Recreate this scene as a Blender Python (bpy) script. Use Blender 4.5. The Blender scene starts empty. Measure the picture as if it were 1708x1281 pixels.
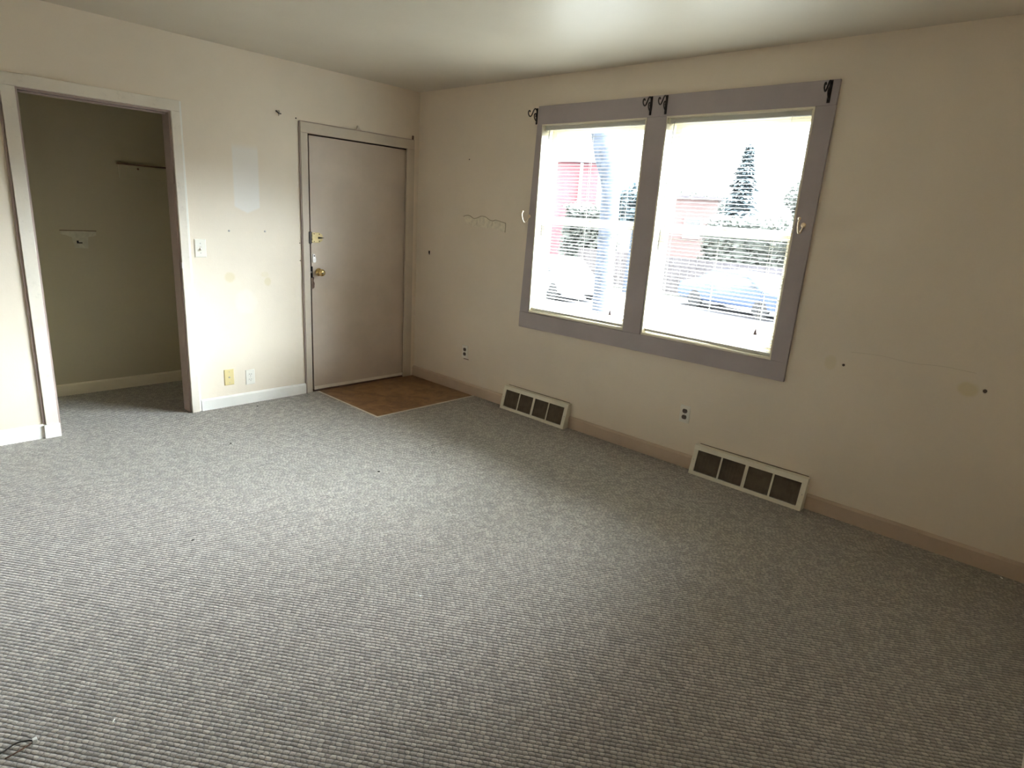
import bpy, bmesh, math, random
from mathutils import Vector, Matrix
random.seed(7)
sc = bpy.context.scene
C = sc.collection

# ---------------------------------------------------------------- camera
cam_data = bpy.data.cameras.new('camera')
cam = bpy.data.objects.new('camera', cam_data); C.objects.link(cam); sc.camera = cam
cam_data.sensor_fit = 'HORIZONTAL'; cam_data.sensor_width = 36.0
cam_data.lens = 1030.91 / 1708 * 36.0
cam_data.clip_start = 0.02; cam_data.clip_end = 500
R_ = Vector((0.68170043, -0.72877725, 0.06456195))
U_ = Vector((0.14719345, 0.22305256, 0.96362941))
F_ = Vector((0.7166719, 0.64740348, -0.25932627))
M = Matrix((R_, U_, -F_)).transposed().to_4x4()
M.translation = Vector((-3.66104, -4.59968, 1.52727))
cam.matrix_world = M

# ---------------------------------------------------------------- light and exposure
sc.view_settings.view_transform = 'Standard'
sc.view_settings.look = 'None'
sc.view_settings.gamma = 1.0
sc.view_settings.use_curve_mapping = False
sc.view_settings.exposure = 1.84
SKY = 2.6
SUN = 52.0
world = bpy.data.worlds.new('overcast_sky'); sc.world = world
world.use_nodes = True
bg = world.node_tree.nodes['Background']
bg.inputs['Color'].default_value = (0.93, 0.97, 1.0, 1)
bg.inputs['Strength'].default_value = SKY
sl = bpy.data.lights.new('veiled_sun', 'SUN'); sl.energy = SUN; sl.angle = math.radians(75)
sl.color = (0.86, 0.945, 1.0)
so = bpy.data.objects.new('veiled_sun', sl); C.objects.link(so)
so.location = (12, -8, 10)
sd = Vector((-1.0, 0.64, -1.15))
so.rotation_euler = sd.to_track_quat('-Z', 'Y').to_euler()
cy = sc.cycles
cy.max_bounces = 14; cy.diffuse_bounces = 9; cy.glossy_bounces = 4; cy.transmission_bounces = 6
cy.transparent_max_bounces = 12
cy.sample_clamp_indirect = 8.0
cy.caustics_reflective = False; cy.caustics_refractive = False
cy.use_denoising = True

# ---------------------------------------------------------------- helpers
def link(o, parent=None):
    C.objects.link(o)
    if parent is not None: o.parent = parent
    return o
def make(name, bm, mat, parent=None, smooth=False, bevel=0.0):
    me = bpy.data.meshes.new(name)
    bmesh.ops.recalc_face_normals(bm, faces=bm.faces)
    bm.to_mesh(me); bm.free()
    if smooth:
        for p in me.polygons: p.use_smooth = True
    for m in (mat if isinstance(mat, (list, tuple)) else [mat]): me.materials.append(m)
    o = bpy.data.objects.new(name, me)
    link(o, parent)
    if bevel:
        b = o.modifiers.new('bevel', 'BEVEL'); b.width = bevel; b.segments = 2; b.limit_method = 'ANGLE'; b.angle_limit = math.radians(40)
    return o
def thing(name, label, cat, loc=(0, 0, 0), group=None, kind=None):
    o = bpy.data.objects.new(name, None); C.objects.link(o)
    o.location = loc; o.empty_display_size = 0.05
    if label: o['label'] = label
    if cat: o['category'] = cat
    if group: o['group'] = group
    if kind: o['kind'] = kind
    return o
def tag(o, label=None, cat=None, group=None, kind=None):
    if label: o['label'] = label
    if cat: o['category'] = cat
    if group: o['group'] = group
    if kind: o['kind'] = kind
    return o
def structure(o, label=None):
    o['kind'] = 'structure'
    if label: o['label'] = label
    return o
def box(bm, x0, x1, y0, y1, z0, z1, mi=0):
    if x0 > x1: x0, x1 = x1, x0
    if y0 > y1: y0, y1 = y1, y0
    if z0 > z1: z0, z1 = z1, z0
    v = [bm.verts.new(p) for p in ((x0,y0,z0),(x1,y0,z0),(x1,y1,z0),(x0,y1,z0),(x0,y0,z1),(x1,y0,z1),(x1,y1,z1),(x0,y1,z1))]
    for f in ((0,3,2,1),(4,5,6,7),(0,1,5,4),(1,2,6,5),(2,3,7,6),(3,0,4,7)):
        bm.faces.new([v[i] for i in f]).material_index = mi
def boxes(lst):
    bm = bmesh.new()
    for b in lst: box(bm, *b)
    return bm
def prism(bm, pts, axis, a0, a1, mi=0):
    """extrude a closed 2D outline along an axis; pts are the other two coordinates in order"""
    def mk(p, a):
        if axis == 0: return (a, p[0], p[1])
        if axis == 1: return (p[0], a, p[1])
        return (p[0], p[1], a)
    A = [bm.verts.new(mk(p, a0)) for p in pts]; B = [bm.verts.new(mk(p, a1)) for p in pts]
    n = len(pts)
    bm.faces.new(A).material_index = mi; bm.faces.new(B[::-1]).material_index = mi
    for i in range(n):
        bm.faces.new((A[i], B[i], B[(i+1) % n], A[(i+1) % n])).material_index = mi
def prism_bm(pts, axis, a0, a1):
    bm = bmesh.new(); prism(bm, pts, axis, a0, a1); return bm
def tube(bm, pts, rad, n=8, cap=True, mi=0):
    pts = [Vector(p) for p in pts]
    rads = rad if isinstance(rad, (list, tuple)) else [rad] * len(pts)
    rings = []; up = None
    for i, p in enumerate(pts):
        t = (pts[min(i+1, len(pts)-1)] - pts[max(i-1, 0)]).normalized()
        if up is None:
            up = t.orthogonal().normalized()
        else:
            up = (up - t * up.dot(t)).normalized()
        s = t.cross(up)
        rings.append([bm.verts.new(p + (up * math.cos(2*math.pi*k/n) + s * math.sin(2*math.pi*k/n)) * rads[i]) for k in range(n)])
    for a, b in zip(rings, rings[1:]):
        for k in range(n):
            bm.faces.new((a[k], a[(k+1) % n], b[(k+1) % n], b[k])).material_index = mi
    if cap:
        bm.faces.new(rings[0][::-1]).material_index = mi; bm.faces.new(rings[-1]).material_index = mi
def tube_bm(*a, **k):
    bm = bmesh.new(); tube(bm, *a, **k); return bm
def lathe(bm, prof, axis, org, n=20):
    """prof: (distance along axis, radius)"""
    ax = Vector(axis).normalized(); u = ax.orthogonal().normalized(); w = ax.cross(u); org = Vector(org)
    rings = []
    for d, r in prof:
        rings.append([bm.verts.new(org + ax*d + (u*math.cos(2*math.pi*k/n) + w*math.sin(2*math.pi*k/n))*max(r, 1e-5)) for k in range(n)])
    for a, b in zip(rings, rings[1:]):
        for k in range(n): bm.faces.new((a[k], a[(k+1) % n], b[(k+1) % n], b[k]))
    bm.faces.new(rings[0][::-1]); bm.faces.new(rings[-1])
def lathe_bm(*a, **k):
    bm = bmesh.new(); lathe(bm, *a, **k); return bm
def smooth_path(pts, n=6):
    """Catmull-Rom through pts"""
    P = [Vector(p) for p in pts]; P = [P[0]*2 - P[1]] + P + [P[-1]*2 - P[-2]]
    out = []
    for i in range(1, len(P)-2):
        for k in range(n):
            t = k / n
            out.append(0.5*((2*P[i]) + (P[i+1]-P[i-1])*t + (2*P[i-1]-5*P[i]+4*P[i+1]-P[i+2])*t*t + (3*P[i]-P[i-1]-3*P[i+1]+P[i+2])*t**3))
    out.append(P[-2]); return out

# ---------------------------------------------------------------- materials
class NT:
    def __init__(s, name):
        s.m = bpy.data.materials.new(name); s.m.use_nodes = True
        s.t = s.m.node_tree; s.b = s.t.nodes['Principled BSDF']
    def n(s, typ, **k):
        nd = s.t.nodes.new(typ)
        for a, b in k.items(): setattr(nd, a, b)
        return nd
    def l(s, a, b): s.t.links.new(a, b)
    def val(s, sock, v):
        if hasattr(v, 'links') or isinstance(v, bpy.types.NodeSocket): s.l(v, sock)
        else: sock.default_value = v
    def math(s, op, a, b=None, c=None, clamp=False):
        nd = s.n('ShaderNodeMath', operation=op); nd.use_clamp = clamp
        s.val(nd.inputs[0], a)
        if b is not None: s.val(nd.inputs[1], b)
        if c is not None: s.val(nd.inputs[2], c)
        return nd.outputs[0]
    def coord(s):
        return s.n('ShaderNodeTexCoord').outputs['Object']
    def noise(s, scale, detail=3, rough=.55, vec=None, out='Fac', dist=0):
        nd = s.n('ShaderNodeTexNoise'); nd.inputs['Scale'].default_value = scale
        nd.inputs['Detail'].default_value = detail; nd.inputs['Roughness'].default_value = rough
        nd.inputs['Distortion'].default_value = dist
        s.l(vec if vec is not None else s.coord(), nd.inputs['Vector']); return nd.outputs[out]
    def ramp(s, f, a, b):
        nd = s.n('ShaderNodeMapRange'); s.val(nd.inputs[0], f)
        nd.inputs[1].default_value = a; nd.inputs[2].default_value = b
        nd.inputs[3].default_value = 0; nd.inputs[4].default_value = 1; nd.interpolation_type = 'SMOOTHSTEP'
        return nd.outputs[0]
    def mix(s, f, a, b):
        nd = s.n('ShaderNodeMix', data_type='RGBA'); s.val(nd.inputs[0], f)
        for i, c in ((6, a), (7, b)):
            if isinstance(c, tuple): nd.inputs[i].default_value = (*c, 1)
            else: s.l(c, nd.inputs[i])
        return nd.outputs[2]
    def bump(s, h, strength, dist):
        nd = s.n('ShaderNodeBump'); nd.inputs['Strength'].default_value = strength; nd.inputs['Distance'].default_value = dist
        s.l(h, nd.inputs['Height']); s.l(nd.outputs[0], s.b.inputs['Normal'])
    def col(s, c):
        if isinstance(c, tuple): s.b.inputs['Base Color'].default_value = (*c, 1)
        else: s.l(c, s.b.inputs['Base Color'])
    def rough(s, r): s.val(s.b.inputs['Roughness'], r)

def paint(name, c, rough=.5, var=.06, scale=3, bump=.15, bscale=90, grime=0, metal=0, spec=.5):
    m = NT(name)
    n1 = m.noise(scale, 4)
    dark = tuple(x*(1-var) for x in c); lite = tuple(min(1, x*(1+var)) for x in c)
    col = m.mix(m.ramp(n1, .3, .7), dark, lite)
    if grime:
        g = m.ramp(m.noise(scale*9, 6, .7), .55, .75)
        col = m.mix(m.math('MULTIPLY', g, grime), col, tuple(x*.45 for x in c))
    m.col(col); m.rough(rough); m.b.inputs['Metallic'].default_value = metal
    m.b.inputs['Specular IOR Level'].default_value = spec
    if bump: m.bump(m.noise(bscale, 3), bump, .002)
    return m.m

# wall paint with oval stains and a pale mark mixed in: (a, b, ra, rb, strength, colour) in the wall plane, a is x or y
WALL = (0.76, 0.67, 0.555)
def wall_paint(name, axis, stains=(), base=WALL, patch=False):
    m = NT(name)
    co = m.coord(); sep = m.n('ShaderNodeSeparateXYZ'); m.l(co, sep.inputs[0])
    a = sep.outputs[axis]; z = sep.outputs[2]
    col = m.mix(m.ramp(m.noise(1.3, 4, .6), .3, .7), tuple(x*.965 for x in base), tuple(x*1.03 for x in base))
    wob = m.noise(9, 3)
    for (ca, cz, ra, rz, st, c) in stains:
        da = m.math('DIVIDE', m.math('SUBTRACT', a, ca), ra); dz = m.math('DIVIDE', m.math('SUBTRACT', z, cz), rz)
        d = m.math('SQRT', m.math('ADD', m.math('MULTIPLY', da, da), m.math('MULTIPLY', dz, dz)))
        d = m.math('ADD', d, m.math('MULTIPLY', m.math('SUBTRACT', wob, .5), .9))
        f = m.math('MULTIPLY', m.math('SUBTRACT', 1, m.ramp(d, .7, 1.15)), st)
        col = m.mix(f, col, c)
    if patch:   # cleaner rectangle with a pointed foot where a board used to hang
        da = m.math('ABSOLUTE', m.math('SUBTRACT', a, -1.562))
        lo = m.math('ADD', 1.425, m.math('MULTIPLY', da, .45))
        f = m.math('MULTIPLY', m.math('SUBTRACT', 1, m.ramp(da, .085, .10)),
                   m.math('MULTIPLY', m.math('SUBTRACT', 1, m.ramp(z, 1.86, 1.92)), m.ramp(m.math('SUBTRACT', z, lo), 0, .02)))
        col = m.mix(m.math('MULTIPLY', f, .55), col, (0.78, 0.78, 0.78))
    m.col(col); m.rough(m.math('ADD', .36, m.math('MULTIPLY', m.noise(5, 3), .12)))
    h = m.math('ADD', m.math('MULTIPLY', m.noise(120, 2), .5), m.math('MULTIPLY', m.noise(14, 3), 1.3))
    m.bump(h, .22, .003)
    return m.m

YEL = (0.66, 0.56, 0.32)
mat_wall_back = wall_paint('cream_wall_paint_back', 0, [(-1.715, .972, .043, .040, .5, YEL), (-1.452, .99, .032, .022, .22, YEL), (-1.43, .935, .028, .035, .45, YEL),
                                                     (-1.60, .78, .09, .10, .16, (.85, .85, .85))], patch=True)  # last entry: faint oval, paler and more neutral than the wall
mat_wall_right = wall_paint('cream_wall_paint_right', 1, [(-3.645, .868, .036, .042, .38, YEL), (-4.275, .862, .048, .040, .6, YEL)])
mat_wall = wall_paint('cream_wall_paint', 0)
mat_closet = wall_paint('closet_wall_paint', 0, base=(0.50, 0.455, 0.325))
mat_ceiling = paint('ceiling_paint', (0.59, 0.535, 0.445), rough=.42, var=.03, scale=1.5, bump=.25, bscale=60)
mat_white = paint('white_trim_paint', (0.80, 0.78, 0.73), rough=.4, grime=.12, bump=.1)
mat_cream = paint('worn_cream_trim_paint', (0.72, 0.66, 0.57), rough=.42, grime=.25, bump=.15)
mat_taupe = paint('mauve_taupe_trim_paint', (0.40, 0.35, 0.355), rough=.40, var=.05, grime=.08, bump=.15)
mat_door = paint('tan_door_paint', (0.54, 0.45, 0.37), rough=.38, var=.05, scale=4, bump=.3, bscale=55)
mat_casing = paint('tan_casing_paint', (0.56, 0.49, 0.40), rough=.42, var=.05, grime=.15)
mat_base = paint('tan_baseboard_paint', (0.54, 0.42, 0.32), rough=.42, grime=.15)
mat_rawwood = paint('bare_brown_wood', (0.13, 0.07, 0.045), rough=.6, var=.3, scale=12, bump=.3)
mat_jamb = paint('dull_mauve_jamb_paint', (0.36, 0.28, 0.25), rough=.5, grime=.2)
mat_brass = paint('polished_brass', (0.80, 0.60, 0.27), rough=.24, var=.05, metal=1, bump=0)
mat_latch = paint('lacquered_brass_latch', (0.62, 0.50, 0.26), rough=.5, var=.12, scale=25, metal=.35, bump=0)
mat_oldbrass = paint('worn_pale_brass', (0.88, 0.74, 0.56), rough=.3, var=.08, metal=1, bump=0)
mat_steel = paint('scratched_steel', (0.45, 0.43, 0.42), rough=.4, var=.15, scale=30, metal=1, bump=0)
mat_iron = paint('dark_wrought_iron', (0.035, 0.027, 0.025), rough=.5, metal=.4, bump=.2)
mat_black = paint('black_cavity', (0.01, 0.009, 0.008), rough=.9, bump=0)
mat_plate = paint('white_plate_plastic', (0.80, 0.765, 0.69), rough=.3, var=.02, bump=0)
mat_ivory = paint('ivory_plate_plastic', (0.72, 0.60, 0.30), rough=.35, var=.02, bump=0)
mat_brownrec = paint('brown_receptacle_plastic', (0.10, 0.07, 0.05), rough=.4, var=.05, bump=0)
mat_ventw = paint('cream_enamel_vent', (0.74, 0.70, 0.58), rough=.35, var=.04, grime=.12, bump=.05)
mat_ventd = paint('brown_vent_louvre', (0.12, 0.09, 0.06), rough=.45, var=.2, scale=20, bump=0, spec=.4)
mat_strip = paint('pale_metal_edge_strip', (0.62, 0.57, 0.49), rough=.4, var=.1, scale=20, metal=.3)
mat_cord = paint('white_cord', (0.75, 0.72, 0.66), rough=.8, bump=0)
mat_tassel = paint('mauve_tassel', (0.50, 0.38, 0.40), rough=.6, bump=0)
mat_wand = paint('clear_grey_wand', (0.55, 0.55, 0.52), rough=.15, bump=0)
mat_vinyl = paint('white_window_vinyl', (0.80, 0.80, 0.78), rough=.35, grime=.06, bump=0)
mat_frame_cream = paint('cream_window_jamb', (0.80, 0.74, 0.60), rough=.4, grime=.1, bump=0)
mat_slat = paint('aged_white_blind_slat', (0.54, 0.53, 0.50), rough=.5, var=.03, bump=0)
mat_crumb_w = paint('white_crumb', (0.85, 0.85, 0.82), rough=.6)
mat_crumb_d = paint('dark_crumb', (0.05, 0.045, 0.04), rough=.8)
mat_scar = paint('peeled_paint_edge', (0.76, 0.69, 0.56), rough=.5, var=.10, scale=30, grime=.25, bump=.5)
mat_ridge_shade_crack = paint('ridge_shade_and_crack_brown', (0.46, 0.38, 0.28), rough=.6)  # shadow at the scar's edge put into the ridge colour; also the wall crack
mat_scar_closet = paint('peeled_closet_paint', (0.58, 0.56, 0.45), rough=.6, var=.10, scale=30, grime=.3, bump=.5)

def glass_mat():
    m = NT('window_glass'); t = m.t
    tr = m.n('ShaderNodeBsdfTransparent'); gl = m.n('ShaderNodeBsdfGlossy'); gl.inputs['Roughness'].default_value = .03
    tr.inputs[0].default_value = (.95, .97, .97, 1)
    fr = m.n('ShaderNodeFresnel'); ge = m.n('ShaderNodeNewGeometry')
    m.l(m.math('SUBTRACT', 1.3, m.math('MULTIPLY', ge.outputs['Backfacing'], 1.3 - 1/1.3)), fr.inputs[0])   # thin pane, same Fresnel on both faces
    mx = m.n('ShaderNodeMixShader'); m.l(fr.outputs[0], mx.inputs[0]); m.l(tr.outputs[0], mx.inputs[1]); m.l(gl.outputs[0], mx.inputs[2])
    m.l(mx.outputs[0], t.nodes['Material Output'].inputs[0]); return m.m
mat_glass = glass_mat()

ROWP, LOOP = .0150, .019
def carpet_mat():
    m = NT('grey_loop_carpet')
    co = m.coord(); sep = m.n('ShaderNodeSeparateXYZ'); m.l(co, sep.inputs[0])
    x, y = sep.outputs[0], sep.outputs[1]
    u = m.math('ADD', m.math('MULTIPLY', x, .559), m.math('MULTIPLY', y, -.829))
    v = m.math('ADD', m.math('MULTIPLY', x, .829), m.math('MULTIPLY', y, .559))
    v = m.math('ADD', v, m.math('MULTIPLY', m.math('SUBTRACT', m.noise(16, 2), .5), .008))
    row = m.math('FLOOR', m.math('DIVIDE', v, ROWP))
    wn = m.n('ShaderNodeTexWhiteNoise', noise_dimensions='1D'); m.l(row, wn.inputs['W'])
    uu = m.math('ADD', m.math('DIVIDE', u, LOOP), m.math('MULTIPLY', wn.outputs['Value'], 1.0))
    uu = m.math('ADD', uu, m.math('MULTIPLY', m.noise(60, 1), .9))
    cell = m.math('FLOOR', uu); fu = m.math('FRACT', uu)
    cmb = m.n('ShaderNodeCombineXYZ'); m.l(row, cmb.inputs[0]); m.l(cell, cmb.inputs[1])
    wc = m.n('ShaderNodeTexWhiteNoise', noise_dimensions='2D'); m.l(cmb.outputs[0], wc.inputs['Vector'])
    fine = m.noise(420, 3, .7)
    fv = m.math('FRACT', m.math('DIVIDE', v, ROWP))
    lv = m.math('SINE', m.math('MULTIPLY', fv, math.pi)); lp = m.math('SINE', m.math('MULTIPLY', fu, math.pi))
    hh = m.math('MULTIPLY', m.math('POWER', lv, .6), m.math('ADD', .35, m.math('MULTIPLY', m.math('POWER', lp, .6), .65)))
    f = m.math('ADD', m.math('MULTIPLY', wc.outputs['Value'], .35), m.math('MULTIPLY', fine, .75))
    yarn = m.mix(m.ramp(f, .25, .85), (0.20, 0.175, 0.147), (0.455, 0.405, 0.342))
    yarn = m.mix(m.ramp(hh, .30, .68), (0.10, 0.093, 0.085), yarn)      # shade in the gaps between the loops put into the colour
    yarn = m.mix(m.math('MULTIPLY', m.ramp(m.noise(2.2, 4, .6), .5, .75), .08), yarn, (.34, .29, .25))
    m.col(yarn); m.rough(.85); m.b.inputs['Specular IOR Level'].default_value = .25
    m.b.inputs['Sheen Weight'].default_value = .35; m.b.inputs['Sheen Roughness'].default_value = .6
    h = m.math('ADD', hh, m.math('ADD', m.math('MULTIPLY', wc.outputs['Value'], .5), m.math('MULTIPLY', fine, .5)))
    m.bump(h, .8, .004)
    return m.m
mat_carpet = carpet_mat()

def lino_mat():
    m = NT('brown_mottled_linoleum')
    n1 = m.noise(7, 5, .65, dist=.8); n2 = m.noise(26, 5, .7)
    c = m.mix(m.ramp(n1, .32, .68), (0.15, 0.066, 0.025), (0.30, 0.165, 0.072))
    c = m.mix(m.math('MULTIPLY', m.ramp(n2, .45, .7), .45), c, (.34, .20, .10))
    m.col(c); m.rough(m.math('ADD', .38, m.math('MULTIPLY', n2, .3))); m.bump(n2, .25, .002); return m.m
mat_lino = lino_mat()

# ---------------------------------------------------------------- room shell
H = 2.519; XL = -5.3; YF = -4.79
WT = .17          # window wall thickness
DT = .115         # door wall thickness
W1 = (-2.309, -1.431); W2 = (-3.330, -2.448); WZ = (.822, 2.196)
CX = (-3.05, -1.62)   # closet, x range
CY = .92

# carpet: real ridges of looped yarn running diagonally across the room
def carpet(name, rects, mat, parent=None):
    bm = bmesh.new(); c, s = .559, -.829        # along-row direction (c, s); across = (-s, c)
    for (x0, x1, y0, y1, mask) in rects:
        cs = [(x, y) for x in (x0, x1) for y in (y0, y1)]
        vs = [x*-s + y*c for x, y in cs]
        k0 = int(math.floor(min(vs)/ROWP*4)); k1 = int(math.ceil(max(vs)/ROWP*4))
        prev = None
        for k in range(k0, k1+1):
            v = min(max(k*ROWP/4, min(vs)+1e-5), max(vs)-1e-5)
            z = (-.0012, -.0003, 0, -.0003)[k % 4]
            px, py = -s*v, c*v; t0, t1 = -1e9, 1e9
            a, b = sorted(((x0-px)/c, (x1-px)/c)); t0 = max(t0, a); t1 = min(t1, b)
            a, b = sorted(((y0-py)/s, (y1-py)/s)); t0 = max(t0, a); t1 = min(t1, b)
            if t1 < t0: prev = None; continue
            cur = (bm.verts.new((px+c*t0, py+s*t0, z)), bm.verts.new((px+c*t1, py+s*t1, z)))
            if prev: bm.faces.new((prev[0], prev[1], cur[1], cur[0]))
            prev = cur
    me = bpy.data.meshes.new(name); bm.normal_update()
    for f in bm.faces:
        if f.normal.z < 0: f.normal_flip()
        f.smooth = True
    bm.to_mesh(me); bm.free(); me.materials.append(mat)
    return link(bpy.data.objects.new(name, me), parent)

LX, LY = -1.029, -.867
fl = make('floor', boxes([(XL-.1, .0, YF-.1, CY+.1, -.12, -.012)]), mat_rawwood)
structure(fl, 'floor of grey loop carpet with a brown linoleum corner by the door')
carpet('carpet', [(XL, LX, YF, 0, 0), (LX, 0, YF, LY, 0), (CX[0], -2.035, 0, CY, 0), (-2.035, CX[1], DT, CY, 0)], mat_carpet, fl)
li = make('linoleum', boxes([(LX, 0, LY, 0.03, -.012, -.004)]), mat_lino, fl)
li['label'] = 'brown mottled linoleum square in the door corner'
make('edge_strip', boxes([(LX-.008, LX+.010, LY-.008, -.012, -.006, .0025)]), mat_strip, fl, bevel=.001)
make('edge_strip', boxes([(LX+.010, -.016, LY-.008, LY+.010, -.006, .0025)]), mat_strip, fl, bevel=.001)

ce = structure(make('ceiling', boxes([(XL-.1, WT, YF-.1, CY+.1, H, H+.1)]), mat_ceiling))

# door wall (far wall) with openings for the closet and the door
DO = (-1.100, -.118, 2.052)   # door rough opening x0, x1, top
KO = (-2.845, -2.042, 2.052)  # closet opening
wb = boxes([(XL, KO[0], 0, DT, -.01, H), (KO[0], KO[1], 0, DT, KO[2], H), (KO[1], DO[0], 0, DT, -.01, H),
            (DO[0], DO[1], 0, DT, DO[2], H), (DO[1], 0, 0, DT, -.01, H)])
wall_back = structure(make('wall_back', wb, mat_wall_back))
# window wall
yl = DT
wr = boxes([(0, WT, YF-.1, W2[0], -.1, H), (0, WT, W2[0], W2[1], -.1, WZ[0]), (0, WT, W2[0], W2[1], WZ[1], H),
            (0, WT, W2[1], W1[0], -.1, H), (0, WT, W1[0], W1[1], -.1, WZ[0]), (0, WT, W1[0], W1[1], WZ[1], H),
            (0, WT, W1[1], 1.2, -.1, H)])
wall_right = structure(make('wall_right', wr, mat_wall_right))
structure(make('wall_left', boxes([(XL-.1, XL, YF-.1, .2, -.1, H)]), mat_wall))
structure(make('wall_front', boxes([(XL, 0, YF-.1, YF, -.1, H)]), mat_wall))
# closet shell
wc = boxes([(CX[0]-.1, CX[1]+.1, CY, CY+.1, -.1, H), (CX[0]-.1, CX[0], DT, CY, -.1, H), (CX[1], CX[1]+.1, DT, CY, -.1, H)])
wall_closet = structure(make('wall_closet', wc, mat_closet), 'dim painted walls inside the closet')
# outer shell behind the entry door so that no sky leaks in
structure(make('wall_hall', boxes([(-1.45, 0, .55, .6, -.1, H), (-1.45, -1.40, DT, .55, -.1, H), (-1.40, 0, DT, .55, -.11, -.09)]), mat_wall))

# ---------------------------------------------------------------- baseboards
def bb_profile(bm, axis, a0, a1, h, d, sign, off=0.0):
    """skirting with an eased top; sits against coordinate off, projecting in -sign direction"""
    pts = [(off, -.004), (off - sign*d, -.004), (off - sign*d, h-.012), (off - sign*d*.55, h-.002), (off - sign*d*.3, h), (off, h)]
    prism(bm, pts, axis, a0, a1)
bm = bmesh.new()
# along wall_back (runs in x): outline in (y, z)
bb_profile(bm, 0, -1.975, -1.139, .086, .016, 1)
bb = structure(make('baseboard_back', bm, mat_white))
bm = bmesh.new(); bb_profile(bm, 0, XL, -2.915, .092, .016, 1)
structure(make('baseboard_back_corner', bm, mat_white))
V1 = (-1.913, -1.244); V2 = (-3.665, -2.958)
for (a, b) in ((V1[1], 0), (V2[1], V1[0]), (YF, V2[0])):
    bm = bmesh.new(); prism(bm, [(0, -.004), (-.016, -.004), (-.016, .078), (-.009, .090), (0, .092)], 1, a, b)
    structure(make('baseboard_right', bm, mat_base))
bm = bmesh.new(); bb_profile(bm, 0, XL, 0, .092, .016, -1, YF); structure(make('baseboard_front', bm, mat_cream))
bm = bmesh.new(); prism(bm, [(XL, -.004), (XL+.016, -.004), (XL+.016, .078), (XL+.009, .09), (XL, .092)], 1, YF, 0); structure(make('baseboard_left', bm, mat_white))
bm = bmesh.new(); bb_profile(bm, 0, CX[0], CX[1], .088, .015, 1, CY); structure(make('baseboard_closet', bm, mat_frame_cream))

# ---------------------------------------------------------------- closet casing
t2 = thing('trim_2', 'cream painted casing around the open closet', None, (KO[0], 0, 0), kind='structure')
def tb(name, lst, mat, parent, bevel=.002):
    o = make(name, boxes(lst), mat, parent, bevel=bevel)
    o.matrix_parent_inverse = parent.matrix_world.inverted() if parent.type == 'MESH' else Matrix.Translation(-parent.location)
    return o
def tm(name, bm, mat, parent, **k):
    o = make(name, bm, mat, parent, **k)
    o.matrix_parent_inverse = Matrix.Translation(-parent.location); return o
tb('casing_board', [(-2.912, -2.846, -.020, 0, .0, 2.052)], mat_cream, t2)
tb('casing_board', [(-2.043, -1.990, -.020, 0, .0, 2.052)], mat_cream, t2)
tb('casing_board', [(-2.912, -1.990, -.020, 0, 2.0525, 2.119)], mat_cream, t2)
tb('edge_bead', [(-1.9895, -1.976, -.012, 0, .0, 2.119)], mat_white, t2)
tb('edge_bead', [(-2.926, -2.9125, -.010, 0, .09, 2.10)], mat_jamb, t2)  # dark strip: shade of the casing's side put into its colour
tb('plinth_piece', [(-2.926, -2.842, -.030, -.0205, .0, .088)], mat_white, t2)
jm = bmesh.new()
box(jm, KO[1]-.012, KO[1], 0, DT, 0, KO[2]); box(jm, KO[0], KO[0]+.012, 0, DT, 0, KO[2]); box(jm, KO[0]+.012, KO[1]-.012, 0, DT, KO[2]-.012, KO[2])
tm('jamb', jm, mat_jamb, t2)
tb('door_stop', [(KO[0]+.012, KO[1]-.012, .045, .058, KO[2]-.022, KO[2]-.012)], mat_jamb, t2)
# flaked notch on the casing edge
tb('paint_flake', [(-2.047, -2.041, -.024, -.006, 1.045, 1.085)], mat_white, t2, bevel=.002)

# ---------------------------------------------------------------- closet contents
cl = thing('shelf_cleat', 'painted wooden shelf cleat on the closet back wall, brown top edge', 'shelf support', (-1.86, CY, 1.6))
tm('board', boxes([(-2.115, CX[1], CY-.020, CY, 1.628, 1.722)]), mat_closet, cl, bevel=.002)
tm('top_edge', boxes([(-2.125, CX[1], CY-.032, CY, 1.722, 1.732)]), mat_rawwood, cl)
tm('knot', lathe_bm([(0, .008), (.004, .007)], (0, -1, 0), (-1.985, CY-.020, 1.700), 10), mat_rawwood, cl)
# scar of a removed hook on the closet wall
def ragged(pts, axis, a0, a1, amp=.003, sub=4):
    out = []
    for i in range(len(pts)):
        p, q = pts[i], pts[(i+1) % len(pts)]
        for k in range(sub):
            t = k/sub; out.append((p[0]+(q[0]-p[0])*t + random.uniform(-amp, amp), p[1]+(q[1]-p[1])*t + random.uniform(-amp, amp)))
    return prism_bm(out, axis, a0, a1)
sm = ragged([(-2.525, 1.228), (-2.30, 1.228), (-2.30, 1.198), (-2.352, 1.188), (-2.362, 1.105), (-2.445, 1.105), (-2.458, 1.185), (-2.525, 1.205)], 1, CY-.004, CY-.0002, .004)
o = make('paint_scar', sm, mat_scar_closet, wall_closet); o['label'] = 'ragged pale scar of a removed hook on the closet wall'
make('paint_scar_edge', boxes([(-2.528, -2.300, CY-.007, CY-.001, 1.227, 1.232)]), mat_rawwood, wall_closet)
make('screw_hole', boxes([(-2.43, -2.395, CY-.006, CY-.0035, 1.138, 1.146), (-2.43, -2.418, CY-.006, CY-.0035, 1.146, 1.158)]), mat_black, wall_closet)

# ---------------------------------------------------------------- entry door
t1 = thing('trim_1', 'tan painted casing around the entry door', None, (-.6, 0, 0), kind='structure')
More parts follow.
